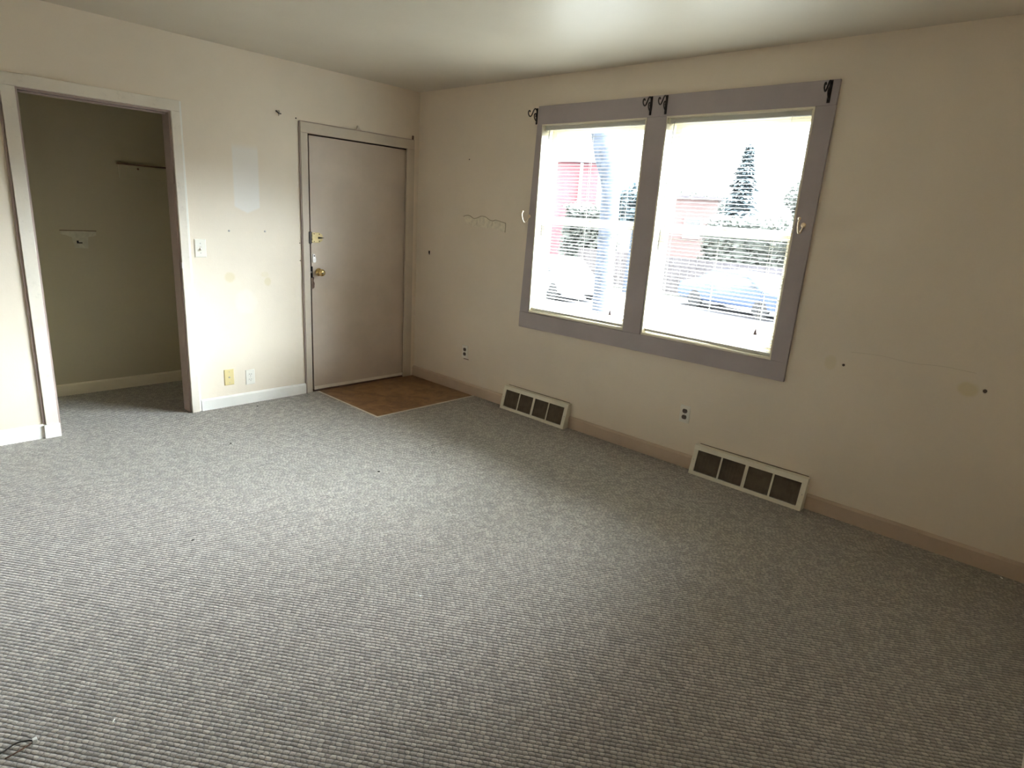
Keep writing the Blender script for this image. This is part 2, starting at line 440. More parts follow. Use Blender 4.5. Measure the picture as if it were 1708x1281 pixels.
# slightly out of true, as measured: legs lean a little
def quad_board(pts, axis, a0, a1): return prism_bm(pts, axis, a0, a1)
tm('casing_board', quad_board([(-1.131, 0), (-1.080, 0), (-1.082, 2.045), (-1.141, 2.045)], 1, -.018, 0), mat_casing, t1, bevel=.002)
tm('casing_board', quad_board([(-.137, 0), (-.052, 0), (-.062, 2.045), (-.141, 2.045)], 1, -.018, 0), mat_casing, t1, bevel=.002)
tm('casing_board', quad_board([(-1.141, 2.0455), (-.062, 2.0455), (-.062, 2.121), (-1.141, 2.121)], 1, -.018, 0), mat_casing, t1, bevel=.002)
tm('edge_bead', quad_board([(-1.139, 0), (-1.1315, 0), (-1.1415, 2.123), (-1.149, 2.123)], 1, -.012, 0), mat_jamb, t1)
tm('edge_bead', boxes([(-1.141, -.062, -.012, 0, 2.1215, 2.127)]), mat_jamb, t1)
tm('jamb', boxes([(DO[0], DO[0]+.012, 0, DT, 0, DO[2]), (DO[1]-.01, DO[1], 0, DT, 0, DO[2]), (DO[0]+.012, DO[1]-.01, 0, DT, DO[2]-.008, DO[2])]), mat_rawwood, t1)
tm('threshold', boxes([(DO[0]+.012, DO[1]-.01, .005, DT, -.012, .008)]), mat_rawwood, t1)
dr = thing('door_1', 'tan flush entry door, closed, with brass knob and latch', None, (-.6, .02, 0), kind='structure')
tm('door_leaf', quad_board([(-1.052, .012), (-.129, .012), (-.129, 2.036), (-1.058, 2.036)], 1, .012, .055), mat_door, dr, bevel=.002)
tm('door_sweep', ragged([(-1.051, .012), (-.132, .012), (-.132, .036), (-1.051, .040)], 1, .005, .0118, .0015, 8), mat_cream, dr)
tm('hinge_side_stop', boxes([(DO[0]+.012, -1.060, .030, .045, 0, 2.04)]), mat_rawwood, dr)
# knob: rose, neck and round knob
kx, kz = -.992, .998
kb = tm('knob', lathe_bm([(.0, .030), (.004, .032), (.008, .028), (.010, .013), (.028, .011), (.032, .018), (.040, .026), (.052, .029), (.062, .025), (.067, .012), (.068, .004)], (0, -1, 0), (kx, .012, kz), 28), mat_brass, dr, smooth=True)
kbt = make('thumb_turn', lathe_bm([(0, .006), (.006, .005), (.008, .002)], (0, -1, 0), (kx, -.056, kz), 12), mat_steel, kb)
tm('latch_plate', boxes([(-1.060, -1.050, .0, .012, .955, 1.045)]), mat_black, dr)
tm('latch_bolt', lathe_bm([(0, .009), (.010, .009), (.014, .006)], (0, -1, 0), (-1.068, .010, 1.000), 12), mat_steel, dr, smooth=True)
tm('keyhole_plate', quad_board([(-1.045, 1.075), (-1.018, 1.075), (-1.014, 1.10), (-1.024, 1.142), (-1.045, 1.142)], 1, .006, .012), mat_steel, dr, bevel=.001)
tm('keyhole_plate_hole', lathe_bm([(0, .005), (.0035, .004)], (0, -1, 0), (-1.030, .0065, 1.128), 10), mat_black, dr)
tm('worn_edge', ragged([(-1.050, .865), (-1.034, .87), (-1.030, .90), (-1.037, .93), (-1.034, .96), (-1.050, .965)], 1, .0095, .0118, .002, 3), mat_rawwood, dr)
# flip latch: brass leaf with three fingers on the door, dark keeper on the casing
fl_ = tm('flip_latch', quad_board([(-1.048, 1.232), (-.985, 1.232), (-.958, 1.248), (-.952, 1.272), (-.958, 1.296), (-.985, 1.312), (-1.048, 1.312)], 1, .004, .012), mat_latch, dr, bevel=.0015)
def sub(name, bm, mat, parent, root, **k):
    return make(name, bm, mat, parent, **k)
for z in (1.238, 1.267, 1.296):
    sub('finger', tube_bm([(-1.058, .002, z), (-1.058, .002, z+.012)], .008, 10), mat_latch, fl_, dr, smooth=True)
sub('slot_tongue', quad_board([(-.995, 1.264), (-.972, 1.266), (-.942, 1.271), (-.972, 1.277), (-.995, 1.279)], 1, -.002, .004), mat_black, fl_, dr)
for (x, z) in ((-1.03, 1.242), (-.985, 1.244), (-1.03, 1.301), (-.985, 1.299)):
    sub('screw', lathe_bm([(0, .004), (.002, .003)], (0, -1, 0), (x, .004, z), 10), mat_iron, fl_, dr)
kp = tm('latch_keeper', boxes([(-1.090, -1.068, -.024, .010, 1.226, 1.318)]), mat_iron, t1, bevel=.003)
# bits left on the casing
w = thing('wood_wedge', 'small splintered wood wedge standing on the door casing top', 'wood scrap', (-.628, -.01, 2.127))
tm('wedge', prism_bm([(-.655, 2.127), (-.600, 2.127), (-.620, 2.139), (-.634, 2.162), (-.640, 2.160), (-.643, 2.138)], 1, -.017, -.006), mat_casing, w)
w = thing('corner_peg', 'short brown peg at the right end of the door casing', 'peg', (-.075, -.01, 2.127))
tm('peg', boxes([(-.084, -.070, -.016, -.004, 2.127, 2.158)]), mat_rawwood, w, bevel=.002)
w = thing('wall_anchor', 'broken cross shaped plastic anchor above and left of the door', 'wall anchor', (-1.303, 0, 2.15))
tm('bar', tube_bm([(-1.325, -.008, 2.166), (-1.302, -.012, 2.148), (-1.286, -.008, 2.150)], .004, 6), mat_iron, w)
tm('bar', tube_bm([(-1.300, -.008, 2.172), (-1.300, -.012, 2.15), (-1.304, -.008, 2.132)], .004, 6), mat_strip, w)

def nail(pos, axis, label, r=.004, mat=mat_iron, name='nail', cat='nail', group=None, depth=.004):
    o = make(name, lathe_bm([(0, r), (depth*.6, r), (depth, r*.5)], axis, pos, 10), mat)
    tag(o, label, cat, group)
nail((-1.704, 0, 1.305), (0, -1, 0), 'left screw of the pair on the white wall beneath the pale patch', .007, mat_steel, 'screw', 'screw', 'screws on the far wall')
nail((-1.437, 0, 1.309), (0, -1, 0), 'right screw of the pair on the white wall beneath the pale patch', .007, mat_steel, 'screw', 'screw', 'screws on the far wall')
nail((-1.158, 0, 1.228), (0, -1, 0), 'upper of two nail heads just left of the door casing', .004)
nail((-1.158, 0, 1.092), (0, -1, 0), 'lower of two nail heads just left of the door casing', .004)
nail((-1.166, 0, 2.138), (0, -1, 0), 'tiny nail at the top left corner of the door casing', .005)
nail((0, -.658, 1.964), (-1, 0, 0), 'lone nail high on the window wall left of the windows', .005)
nail((0, -.288, 1.844), (-1, 0, 0), 'faint nail high on the window wall near the room corner', .004, mat_scar)
nail((0, -3.713, .870), (-1, 0, 0), 'dark wall plug beside the left yellow stain, right of the windows', .007, mat_brownrec, 'wall_plug', 'wall plug', 'wall plugs right of the windows')
nail((0, -4.342, .873), (-1, 0, 0), 'dark wall plug beside the right yellow stain, far right', .009, mat_brownrec, 'wall_plug', 'wall plug', 'wall plugs right of the windows')
o = make('wall_hole', boxes([(-.002, 0, -.192, -.174, 1.168, 1.192), (-.002, 0, -.190, -.180, 1.158, 1.168)]), mat_black, wall_right); o['label'] = 'small black hole near the room corner'

# peeled strip where a hook rack was, on the window wall
top = [(-.622, 1.512), (-.66, 1.522), (-.70, 1.519), (-.745, 1.500), (-.79, 1.508), (-.83, 1.522), (-.88, 1.520), (-.93, 1.498), (-.97, 1.492), (-1.00, 1.500), (-1.05, 1.492), (-1.112, 1.482)]
bot = [(-1.112, 1.410), (-1.06, 1.418), (-1.00, 1.432), (-.95, 1.438), (-.89, 1.432), (-.84, 1.440), (-.79, 1.430), (-.74, 1.440), (-.69, 1.446), (-.65, 1.470), (-.63, 1.495)]
o = make('paint_scar', prism_bm(top + bot, 0, -.0035, -.0002), mat_scar, wall_right); o['label'] = 'ragged raised paint edge where a hook rack hung'
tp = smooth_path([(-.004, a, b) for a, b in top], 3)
make('paint_ridge', tube_bm(tp, .0030, 6), mat_ridge_shade_crack, wall_right, smooth=True)  # raised edge, coloured dark for the shadow along its top
make('paint_ridge', tube_bm([(-.004, -1.112, 1.482), (-.004, -1.114, 1.45), (-.004, -1.112, 1.410)], .003, 6), mat_ridge_shade_crack, wall_right, smooth=True)
for a in (-.775, -.865, -.955, -1.04):
    make('paint_ridge', tube_bm(smooth_path([(-.003, a, 1.50), (-.004, a-.012, 1.475), (-.003, a+.004, 1.45)], 3), .0022, 6), mat_scar, wall_right, smooth=True)
make('wall_crack', tube_bm(smooth_path([(-.0006, -3.734, .947), (-.0006, -3.88, .955), (-.0006, -4.02, .945), (-.0006, -4.15, .955), (-.0006, -4.292, .950)], 4), .0006, 5), mat_ridge_shade_crack, wall_right)

# ---------------------------------------------------------------- wall plates
def wall_frame(axis, pos):
    """returns f(a, b, d): a along the wall, b up, d out of the wall"""
    if axis == 'back': return lambda a, b, d: (pos[0]+a, -d, pos[1]+b)
    return lambda a, b, d: (-d, pos[0]-a, pos[1]+b)
def plate_bm(fr, w, h, d0, d1, bev=.004):
    bm = bmesh.new()
    o = [(-w/2, -h/2), (w/2, -h/2), (w/2, h/2), (-w/2, h/2)]
    i = [(x*(1-2*bev/w), y*(1-2*bev/h)) for x, y in o]
    A = [bm.verts.new(fr(x, y, d0)) for x, y in o]; B = [bm.verts.new(fr(x, y, (d0+d1)/2)) for x, y in o]; D = [bm.verts.new(fr(x, y, d1)) for x, y in i]
    for P, Q in ((A, B), (B, D)):
        for k in range(4): bm.faces.new((P[k], P[(k+1) % 4], Q[(k+1) % 4], Q[k]))
    bm.faces.new(D); bm.faces.new(A[::-1]); return bm
def disc_bm(fr, cx, cz, r, d0, d1, n=16, flat=1.0):
    bm = bmesh.new()
    P = [(r*math.cos(2*math.pi*k/n), max(-r*flat, min(r*flat, r*math.sin(2*math.pi*k/n)))) for k in range(n)]
    A = [bm.verts.new(fr(cx+x, cz+y, d0)) for x, y in P]; B = [bm.verts.new(fr(cx+x, cz+y, d1)) for x, y in P]
    bm.faces.new(A); bm.faces.new(B[::-1])
    for k in range(n): bm.faces.new((A[k], A[(k+1) % n], B[(k+1) % n], B[k]))
    return bm
def rect_bm(fr, x0, x1, z0, z1, d0, d1):
    bm = bmesh.new(); P = [(x0, z0), (x1, z0), (x1, z1), (x0, z1)]
    A = [bm.verts.new(fr(x, z, d0)) for x, z in P]; B = [bm.verts.new(fr(x, z, d1)) for x, z in P]
    bm.faces.new(A); bm.faces.new(B[::-1])
    for k in range(4): bm.faces.new((A[k], A[(k+1) % 4], B[(k+1) % 4], B[k]))
    return bm
def outlet(axis, pos, label, recmat, group):
    fr = wall_frame(axis, pos)
    loc = fr(0, 0, 0)
    t = thing('wall_outlet', label, 'outlet', loc, group)
    tm('cover_plate', plate_bm(fr, .071, .116, 0, .006), mat_plate, t)
    for cz in (.0205, -.0205):
        r = tm('receptacle', disc_bm(fr, 0, cz, .0172, .005, .008, 20, .80), recmat, t)
        sl = bmesh.new()
        for x0, x1, z0, z1 in ((-.008, -.0055, -.001, .008), (.0055, .008, -.001, .007), (-.002, .002, -.010, -.006)):
            b = rect_bm(fr, x0, x1, cz+z0, cz+z1, .0075, .0083)
            me = bpy.data.meshes.new('tmp'); b.to_mesh(me); b.free(); sl.from_mesh(me); bpy.data.meshes.remove(me)
        make('slots', sl, mat_black, r)
    tm('screw', disc_bm(fr, 0, 0, .003, .005, .0075, 10), mat_steel, t)
    return t
outlet('back', (-1.600, .206), 'white outlet on the far wall between the ivory cable plate and the door', mat_plate, None)
o1 = outlet('right', (-.712, .364), 'outlet with brown receptacles on the window wall near the door corner', mat_brownrec, None)
tm('chipped_plaster', boxes([(-.004, 0, -.762, -.700, .298, .303)]), mat_rawwood, o1)
outlet('right', (-2.840, .357), 'outlet with brown receptacles below the right window between the floor vents', mat_brownrec, None)
fr = wall_frame('back', (-1.761, .226)); t = thing('cable_plate', 'ivory yellow cable plate low on the far wall, left of the white outlet', 'wall plate', fr(0, 0, 0))
tm('cover_plate', plate_bm(fr, .072, .122, 0, .006), mat_ivory, t)
tm('coax_socket', disc_bm(fr, 0, 0, .0055, .005, .011, 12), mat_steel, t)
for z in (-.042, .042): tm('screw', disc_bm(fr, 0, z, .003, .005, .0072, 10), mat_steel, t)
fr = wall_frame('back', (-1.910, 1.181)); t = thing('light_switch', 'white toggle light switch beside the closet casing', 'light switch', fr(0, 0, 0))
tm('cover_plate', plate_bm(fr, .078, .125, 0, .007), mat_plate, t)
tm('switch_slot', rect_bm(fr, -.006, .006, -.013, .013, .006, .0078), mat_cream, t)
bm = bmesh.new(); prism(bm, [(-.007, 1.170), (-.020, 1.164), (-.021, 1.171), (-.007, 1.186)], 0, -1.9145, -1.9055)
tm('toggle', bm, mat_plate, t, bevel=.001)
for z in (-.033, .033): tm('screw', disc_bm(fr, 0, z, .003, .006, .0082, 10), mat_steel, t)

# ---------------------------------------------------------------- floor vents (baseboard registers)
def vent(y0, y1, label, mat_side):
    """front face leans: top near the wall, foot further out"""
    t = thing('floor_vent', label, 'vent', (-.04, (y0+y1)/2, 0))
    h = .186; xt, xb = -.030, -.078; th = .012
    L = y1 - y0
    # side profile in (x, z)
    def pt(s, off=0.0):   # s: 0 foot .. 1 top along the sloping face
        return (xb + (xt-xb)*s + off, h*s)
    body = bmesh.new()
    prism(body, [(0, 0.0), (xb, 0.0), (xt, h), (-.0, h+.004)], 1, y0, y0+.006)
    prism(body, [(0, 0.0), (xb, 0.0), (xt, h), (-.0, h+.004)], 1, y1-.006, y1)
    prism(body, [(0, h-.002), (xt, h-.004), (xt, h), (0, h+.004)], 1, y0+.006, y1-.006)
    tm('casing', body, mat_ventw, t)
    tm('back_cavity', boxes([(-.012, -.004, y0+.008, y1-.008, .004, h-.006)]), mat_black, t)
    def face(name, a0, a1, s0, s1, d0, d1, mat, **k):
        bm = bmesh.new()
        n = Vector((-h, 0, (xt-xb))).normalized()  # outward normal of the leaning face, in x and z
        v = []
        for d in (d0, d1):
            for (a, s) in ((a0, s0), (a1, s0), (a1, s1), (a0, s1)):
                x, z = pt(s); v.append(bm.verts.new((x + n.x*d, a, z + n.z*d)))
        for f in ((0,3,2,1),(4,5,6,7),(0,1,5,4),(1,2,6,5),(2,3,7,6),(3,0,4,7)): bm.faces.new([v[i] for i in f])
        if name is None: return bm
        return tm(name, bm, mat, t, **k)
    sB, sT = .125, .845
    face('bottom_rail', y0, y1, 0, sB, 0, .004, mat_ventw, bevel=.001)
    face('top_rail', y0, y1, sT, 1, 0, .004, mat_ventw, bevel=.001)
    e = .030
    face('end_stile', y0, y0+e, sB, sT, 0, .004, mat_ventw)
    face('end_stile', y1-e, y1, sB, sT, 0, .004, mat_ventw)
    inner0, inner1 = y0+e, y1-e; wdt = (inner1-inner0)
    edges = [inner0]
    bars = [(inner0 + wdt*.25, .011), (inner0 + wdt*.5, .020), (inner0 + wdt*.75, .011)]
    cells = []; cur = inner0
    for c, bw in bars:
        face('divider_bar', c-bw/2, c+bw/2, sB, sT, 0, .003, mat_ventw)
        cells.append((cur, c-bw/2)); cur = c+bw/2
    cells.append((cur, inner1))
    for (a, b) in cells:
        g = bmesh.new()
        nf = 15
        n = Vector((-h, 0, (xt-xb))).normalized()
        for k in range(nf):
            s = sB + (sT-sB)*(k+.5)/nf
            x, z = pt(s); ds = (sT-sB)/nf*h
            # a thin louvre sloping down and out
            p0 = Vector((x - n.x*.001, 0, z - n.z*.001 - ds*.15)); p1 = Vector((x + .010, 0, z + ds*.75))
            vv = [g.verts.new((p.x, yy, p.z)) for p, yy in ((p0, a), (p0, b), (p1, b), (p1, a))]
            g.faces.new(vv)
        # fine upright ribs
        nr = 7
        for k in range(1, nr):
            yy = a + (b-a)*k/nr
            x0, z0 = pt(sB); x1, z1 = pt(sT)
            vv = [g.verts.new(p) for p in ((x0+.002, yy-.0008, z0), (x0+.002, yy+.0008, z0), (x1+.002, yy+.0008, z1), (x1+.002, yy-.0008, z1))]
            g.faces.new(vv)
        gr = tm('grille', g, mat_ventd, t)
    for a in (y0+.013, y1-.013):
        x, z = pt(.5); n = Vector((-h, 0, (xt-xb))).normalized()
        tm('screw', lathe_bm([(0, .0035), (.002, .0028)], (n.x, 0, n.z), (x+n.x*.004, a, z+n.z*.004), 10), mat_steel, t)
    # torn wall paint above the vent
    tm('paint_gap', tube_bm([(-.002, y0+.01, h+.007), (-.002, y1-.02, h+.006)], .0022, 5), mat_rawwood, t)
    return t
vent(V1[0], V1[1], 'cream floor vent under the left window, nearer the door', None)
vent(V2[0], V2[1], 'cream floor vent under the right window, larger in view', None)

# ---------------------------------------------------------------- windows
t3 = thing('trim_3', 'mauve taupe flat casing around the pair of windows', None, (0, -2.4, .7), kind='structure')
def cq(pts, **k): return tm('casing_board', prism_bm(pts, 0, -.020, 0), mat_taupe, t3, bevel=.002)
cq([(-1.392, 2.318), (-3.432, 2.321), (-3.432, 2.1965), (-1.392, 2.1925)])           # head
cq([(-1.338, .696), (-3.424, .711), (-3.424, .8225), (-1.338, .8185)])              # bottom
cq([(-1.388, 2.192), (-1.436, 2.192), (-1.427, .819), (-1.340, .819)])              # left leg
cq([(-2.312, 2.1935), (-2.452, 2.1935), (-2.442, .8205), (-2.304, .8205)])          # middle
cq([(-3.332, 2.196), (-3.432, 2.196), (-3.424, .823), (-3.329, .823)])              # right leg

def window(name, y0, y1, label):
    t = thing(name, label, None, (.06, (y0+y1)/2, WZ[0]), kind='structure')
    z0, z1 = WZ
    # jamb liner around the opening
    tm('jamb', boxes([(-.019, WT, y0, y0+.010, z0, z1), (-.019, WT, y1-.010, y1, z0, z1), (-.019, WT, y0+.010, y1-.010, z1-.010, z1)]), mat_frame_cream, t)
    tm('sill', boxes([(-.019, WT+.05, y0+.010, y1-.010, z0, z0+.014)]), mat_frame_cream, t, bevel=.002)
    a, b = y0+.011, y1-.011; zm = 1.515
    def sash(nm, x0, x1, za, zb, s=.042, r0=.05, r1=.035):
        f = tm(nm, boxes([(x0, x1, a, a+s, za, zb), (x0, x1, b-s, b, za, zb), (x0, x1, a+s, b-s, za, za+r0), (x0, x1, a+s, b-s, zb-r1, zb)]), mat_frame_cream, t, bevel=.002)
        g = make('glass', boxes([((x0+x1)/2-.0015, (x0+x1)/2+.0015, a+s-.003, b-s+.003, za+r0-.003, zb-r1+.003)]), mat_glass, f)
    sash('lower_sash', .068, .098, z0+.0145, zm+.018, r0=.055)
    sash('upper_sash', .102, .132, zm-.018, z1-.011, r1=.045)
    # lock on the meeting rail
    tm('sash_lock', lathe_bm([(0, .016), (.008, .015), (.012, .008)], (0, 0, 1), (.085, (a+b)/2, zm+.018), 14), mat_brass, t)
    return t
window('window_1', W1[0], W1[1], 'left double hung window with white sashes')
window('window_2', W2[0], W2[1], 'right double hung window with white sashes')

# blinds
SLW = .0245; NS = 57; PITCH = .0228
TILT = math.radians(9)
def slat_mesh(L):
    bm = bmesh.new(); n = 4; rows = []
    for k in range(n+1):
        s = k/n - .5
        x = s*SLW; z = .0018*(1-4*s*s)
        xr = x*math.cos(TILT) - z*math.sin(TILT); zr = x*math.sin(TILT) + z*math.cos(TILT)
        rows.append((bm.verts.new((xr, -L/2, zr)), bm.verts.new((xr, L/2, zr))))
    for p, q in zip(rows, rows[1:]): bm.faces.new((p[0], q[0], q[1], p[1]))
    me = bpy.data.meshes.new('slat')
    for f in bm.faces: f.smooth = True
    bm.to_mesh(me); bm.free(); me.materials.append(mat_slat); return me
def blind(y0, y1, label, wand_y, wand_z, cord_y, cord_z, droop):
    yc = (y0+y1)/2; L = y1-y0-.026; xc = .022
    t = thing('venetian_blind', label, 'blind', (xc, yc, 2.16))
    a, b = yc-L/2, yc+L/2
    tm('headrail', boxes([(.006, .034, a, b, 2.158, 2.183)]), mat_slat, t, bevel=.002)
    for s in (a+.002, b-.002): tm('bracket', boxes([(.002, .038, s-.006, s+.006, 2.154, 2.1855)]), mat_ventw, t, bevel=.001)
    me = slat_mesh(L)
    ztop = 2.146
    zbot = ztop - PITCH*(NS-1)
    for k in range(NS):
        o = bpy.data.objects.new('slat', me); C.objects.link(o); o.parent = t
        z = ztop - PITCH*k
        o.location = (random.uniform(-.0006, .0006), random.uniform(-.0015, .0015), z - 2.16 + random.uniform(-.0007, .0007))
        o.rotation_euler = (droop*(k/NS)**3 + random.uniform(-.0008, .0008), random.uniform(-.035, .035), 0)
    br = boxes([(xc-.013, xc+.013, -L/2, L/2, -.009, .009)])
    o = make('bottom_rail', br, mat_slat, t, bevel=.004)
    for v in o.data.vertices: v.co.x -= xc
    o.location = (0, 0, zbot - .020 - 2.16); o.rotation_euler = (droop, 0, 0)
    for yy in (a+.10, yc, b-.10):
        tm('ladder_cord', tube_bm([(xc-.0125, yy, 2.16), (xc-.0125, yy, zbot-.012)], .0007, 4), mat_cord, t)
        tm('ladder_cord', tube_bm([(xc+.0125, yy+.004, 2.16), (xc+.0125, yy+.004, zbot-.012)], .0007, 4), mat_cord, t)
    w = tm('tilt_wand', tube_bm([(-.001, wand_y, 2.165), (-.005, wand_y-.0, 2.12), (-.006, wand_y+.006, wand_z)], .0032, 6), mat_wand, t, smooth=True)
    k = tm('pull_cord', tube_bm([(.003, cord_y, 2.165), (-.003, cord_y, 1.6), (-.003, cord_y, cord_z)], .0012, 5), mat_cord, t)
    s = make('tassel', lathe_bm([(0, .003), (.010, .006), (.030, .011), (.034, .011), (.036, .006)], (0, 0, -1), (-.003, cord_y, cord_z), 12), mat_tassel, k, smooth=True)
    return t
blind(W1[0], W1[1], 'white mini blind in the left window, slats open', -1.497, 1.385, -2.176, .945, -.004)
blind(W2[0], W2[1], 'white mini blind in the right window, bottom rail drooping to the right', -2.500, 1.385, -3.209, .985, .010)

# ---------------------------------------------------------------- curtain rod brackets and tieback hooks
def rod_bracket(y, z, label):
    """y, z of the top of the back plate on the casing face"""
    t = thing('curtain_bracket', label, 'curtain bracket', (-.02, y, z-.055), 'curtain rod brackets')
    x0 = -.020
    tm('back_plate', boxes([(x0-.004, x0, y-.008, y+.008, z-.110, z)]), mat_iron, t, bevel=.0015)
    P = [(x0-.004, y, z-.022), (x0-.016, y, z-.008), (x0-.032, y, z-.010), (x0-.046, y, z-.030), (x0-.062, y, z-.058), (x0-.078, y, z-.066), (x0-.094, y, z-.054), (x0-.095, y, z-.036), (x0-.084, y, z-.028), (x0-.076, y, z-.036)]
    tm('scroll_arm', tube_bm(smooth_path(P, 5), .0042, 8), mat_iron, t, smooth=True)
    P = [(x0-.004, y, z-.088), (x0-.016, y, z-.082), (x0-.030, y, z-.066), (x0-.030, y, z-.046), (x0-.018, y, z-.038), (x0-.010, y, z-.048), (x0-.016, y, z-.058)]
    tm('lower_curl', tube_bm(smooth_path(P, 5), .0036, 8), mat_iron, t, smooth=True)
    for dz in (-.010, -.101): tm('screw', lathe_bm([(0, .0055), (.004, .0045), (.005, .002)], (-1, 0, 0), (x0-.004, y, z+dz), 10), mat_iron, t)
rod_bracket(-1.381, 2.305, 'dark scroll curtain bracket at the far left end of the window casing')
rod_bracket(-2.330, 2.316, 'dark scroll curtain bracket over the mullion, left one of the close pair')
rod_bracket(-2.438, 2.316, 'dark scroll curtain bracket over the mullion, right one of the close pair')
rod_bracket(-3.390, 2.318, 'dark scroll curtain bracket at the right end of the window casing')
def tieback(y, z, label):
    t = thing('tieback_hook', label, 'curtain hook', (-.02, y, z), 'curtain tieback hooks')
    x0 = -.020
    tm('rose', lathe_bm([(0, .014), (.003, .014), (.006, .008)], (-1, 0, 0), (x0, y, z), 16), mat_oldbrass, t, smooth=True)
    P = [(x0-.002, y, z), (x0-.014, y, z-.022), (x0-.034, y, z-.042), (x0-.058, y, z-.042), (x0-.076, y, z-.020), (x0-.084, y, z+.008), (x0-.080, y, z+.026)]
    pp = smooth_path(P, 5)
    tm('hook', tube_bm(pp, [.0030 + .0022*math.sin(math.pi*i/(len(pp)-1)) for i in range(len(pp))], 10), mat_oldbrass, t, smooth=True)
    tm('ball_end', lathe_bm([(-.008, .001), (-.006, .006), (0, .0085), (.006, .006), (.008, .001)], (0, 0, 1), (x0-.079, y, z+.032), 14), mat_oldbrass, t, smooth=True)
tieback(-1.372, 1.545, 'pale brass tieback hook on the left side of the window casing')
tieback(-3.378, 1.590, 'pale brass tieback hook on the right side of the window casing')

# ---------------------------------------------------------------- debris on the carpet
def crumb(x, y, r, mat, label, long=1.0, cat='crumb', name='crumb'):
    bm = bmesh.new(); bmesh.ops.create_icosphere(bm, subdivisions=1, radius=r)
    for v in bm.verts:
        v.co *= random.uniform(.75, 1.2); v.co.x *= long; v.co.z *= .6
    bmesh.ops.rotate(bm, verts=bm.verts, matrix=Matrix.Rotation(random.uniform(0, 3), 3, 'Z'))
    bmesh.ops.translate(bm, verts=bm.verts, vec=(0, 0, r*.5))
    o = make(name, bm, mat); o.location = (x, y, 0); tag(o, label, cat)
crumb(-3.296, -2.759, .0035, mat_crumb_w, 'thin white sliver on the carpet at the lower left', 2.6)
crumb(-2.224, -2.872, .0045, mat_crumb_w, 'small white crumb on the carpet in the middle of the foreground', 1.3)
crumb(-1.610, -.131, .006, mat_crumb_d, 'dark speck on the carpet in front of the white outlet', 1.5)
crumb(-2.091, -.769, .005, mat_crumb_d, 'dark speck on the carpet before the closet and switch', 1.6)
crumb(-1.617, -1.723, .007, mat_crumb_d, 'dark speck on the bright middle of the carpet', 1.3)
crumb(-2.728, -1.845, .005, mat_crumb_d, 'dark speck on the carpet at the left, below the closet', 2.0)
crumb(-.045, -4.60, .005, mat_crumb_w, 'white crumb by the baseboard at the far right', 1.6)
t = thing('wire_scrap', 'short black wire with a white tip on the carpet, lower left corner', 'wire', (-3.50, -2.69, 0))
tm('wire', tube_bm(smooth_path([(-3.575, -2.690, .004), (-3.545, -2.688, .008), (-3.515, -2.682, .012), (-3.49, -2.690, .010), (-3.480, -2.697, .008)], 5), .0022, 6), mat_crumb_d, t, smooth=True)
tm('tip', boxes([(-3.481, -3.470 , -2.704, -2.692, .003, .013)]), mat_crumb_w, t, bevel=.001)
tm('wire', tube_bm(smooth_path([(-3.545, -2.712, .003), (-3.52, -2.712, .006), (-3.495, -2.706, .006), (-3.482, -2.70, .005)], 5), .0018, 6), mat_rawwood, t, smooth=True)

# ================================================================ outside
GZ = -1.2
mat_grass = paint('winter_lawn', (0.055, 0.056, 0.045), rough=.9, var=.3, scale=.8, bump=.4, bscale=6)
mat_road = paint('dark_asphalt', (0.055, 0.052, 0.057), rough=.8, var=.1, scale=.6)
mat_brick = paint('red_painted_siding', (0.20, 0.078, 0.09), rough=.8, var=.12, scale=2)
mat_housew = paint('pale_pink_siding', (0.19, 0.14, 0.135), rough=.8, var=.05, scale=1)
mat_roof = paint('grey_shingle_roof', (0.13, 0.12, 0.13), rough=.9, var=.15, scale=3)
mat_bark = paint('grey_bark', (0.065, 0.077, 0.10), rough=.95, var=.3, scale=6, bump=.8, bscale=20)
mat_pine = paint('blue_green_needles', (0.11, 0.145, 0.16), rough=.9, var=.3, scale=4, bump=0)
mat_leaf = paint('dull_green_leaves', (0.13, 0.14, 0.125), rough=.9, var=.3, scale=2, bump=0)
mat_carw = paint('white_car_paint', (0.75, 0.76, 0.78), rough=.2, var=.01, bump=0)
mat_carb = paint('blue_car_paint', (0.07, 0.10, 0.18), rough=.2, var=.01, bump=0)
mat_carglass = paint('car_glass', (0.07, 0.08, 0.09), rough=.08, bump=0)
mat_tyre = paint('dusty_tyre', (0.05, 0.05, 0.05), rough=.8, bump=0)
mat_fence = paint('weathered_fence_board', (0.13, 0.115, 0.115), rough=.9, var=.2, scale=2)

o = structure(make('ground', boxes([(.4, 90, -60, 90, GZ-.3, GZ)]), mat_grass), 'lawn outside the windows')
o = structure(make('driveway', boxes([(6.5, 19.5, -20, 30, GZ, GZ+.02)]), mat_road), 'paved driveway outside the windows')

def house(name, x, y, rz, depth, width, ztop, wall, label, wins, extra=()):
    """origin at the corner nearest the window wall; the facade runs along local y"""
    t = thing(name, label, 'house', (x, y, 0)); t.rotation_euler.z = rz
    make('wall', boxes([(0, depth, 0, width, GZ, ztop)]), wall, t)
    make('roof', boxes([(-.2, depth+.2, -.2, width+.2, ztop, ztop+.16)]), mat_roof, t)
    for (ya, yb, za, zb) in wins:
        w = make('window', boxes([(-.06, 0, ya, yb, za, zb)]), mat_vinyl, t)
        make('pane', boxes([(-.075, -.06, ya+.07, yb-.07, za+.07, zb-.07)]), mat_carglass, w)
    for e in extra: make('downspout', boxes([e]), mat_vinyl, t)
    return t
house('house', 25, 16.05, math.radians(35), 7, 11, 4.62, mat_brick, 'red two storey house beyond the left window', [(5.2, 6.4, 2.6, 4.0), (8, 9.2, 2.6, 4.0)], [(-.08, 0, .85, 1.0, GZ, 4.6)])
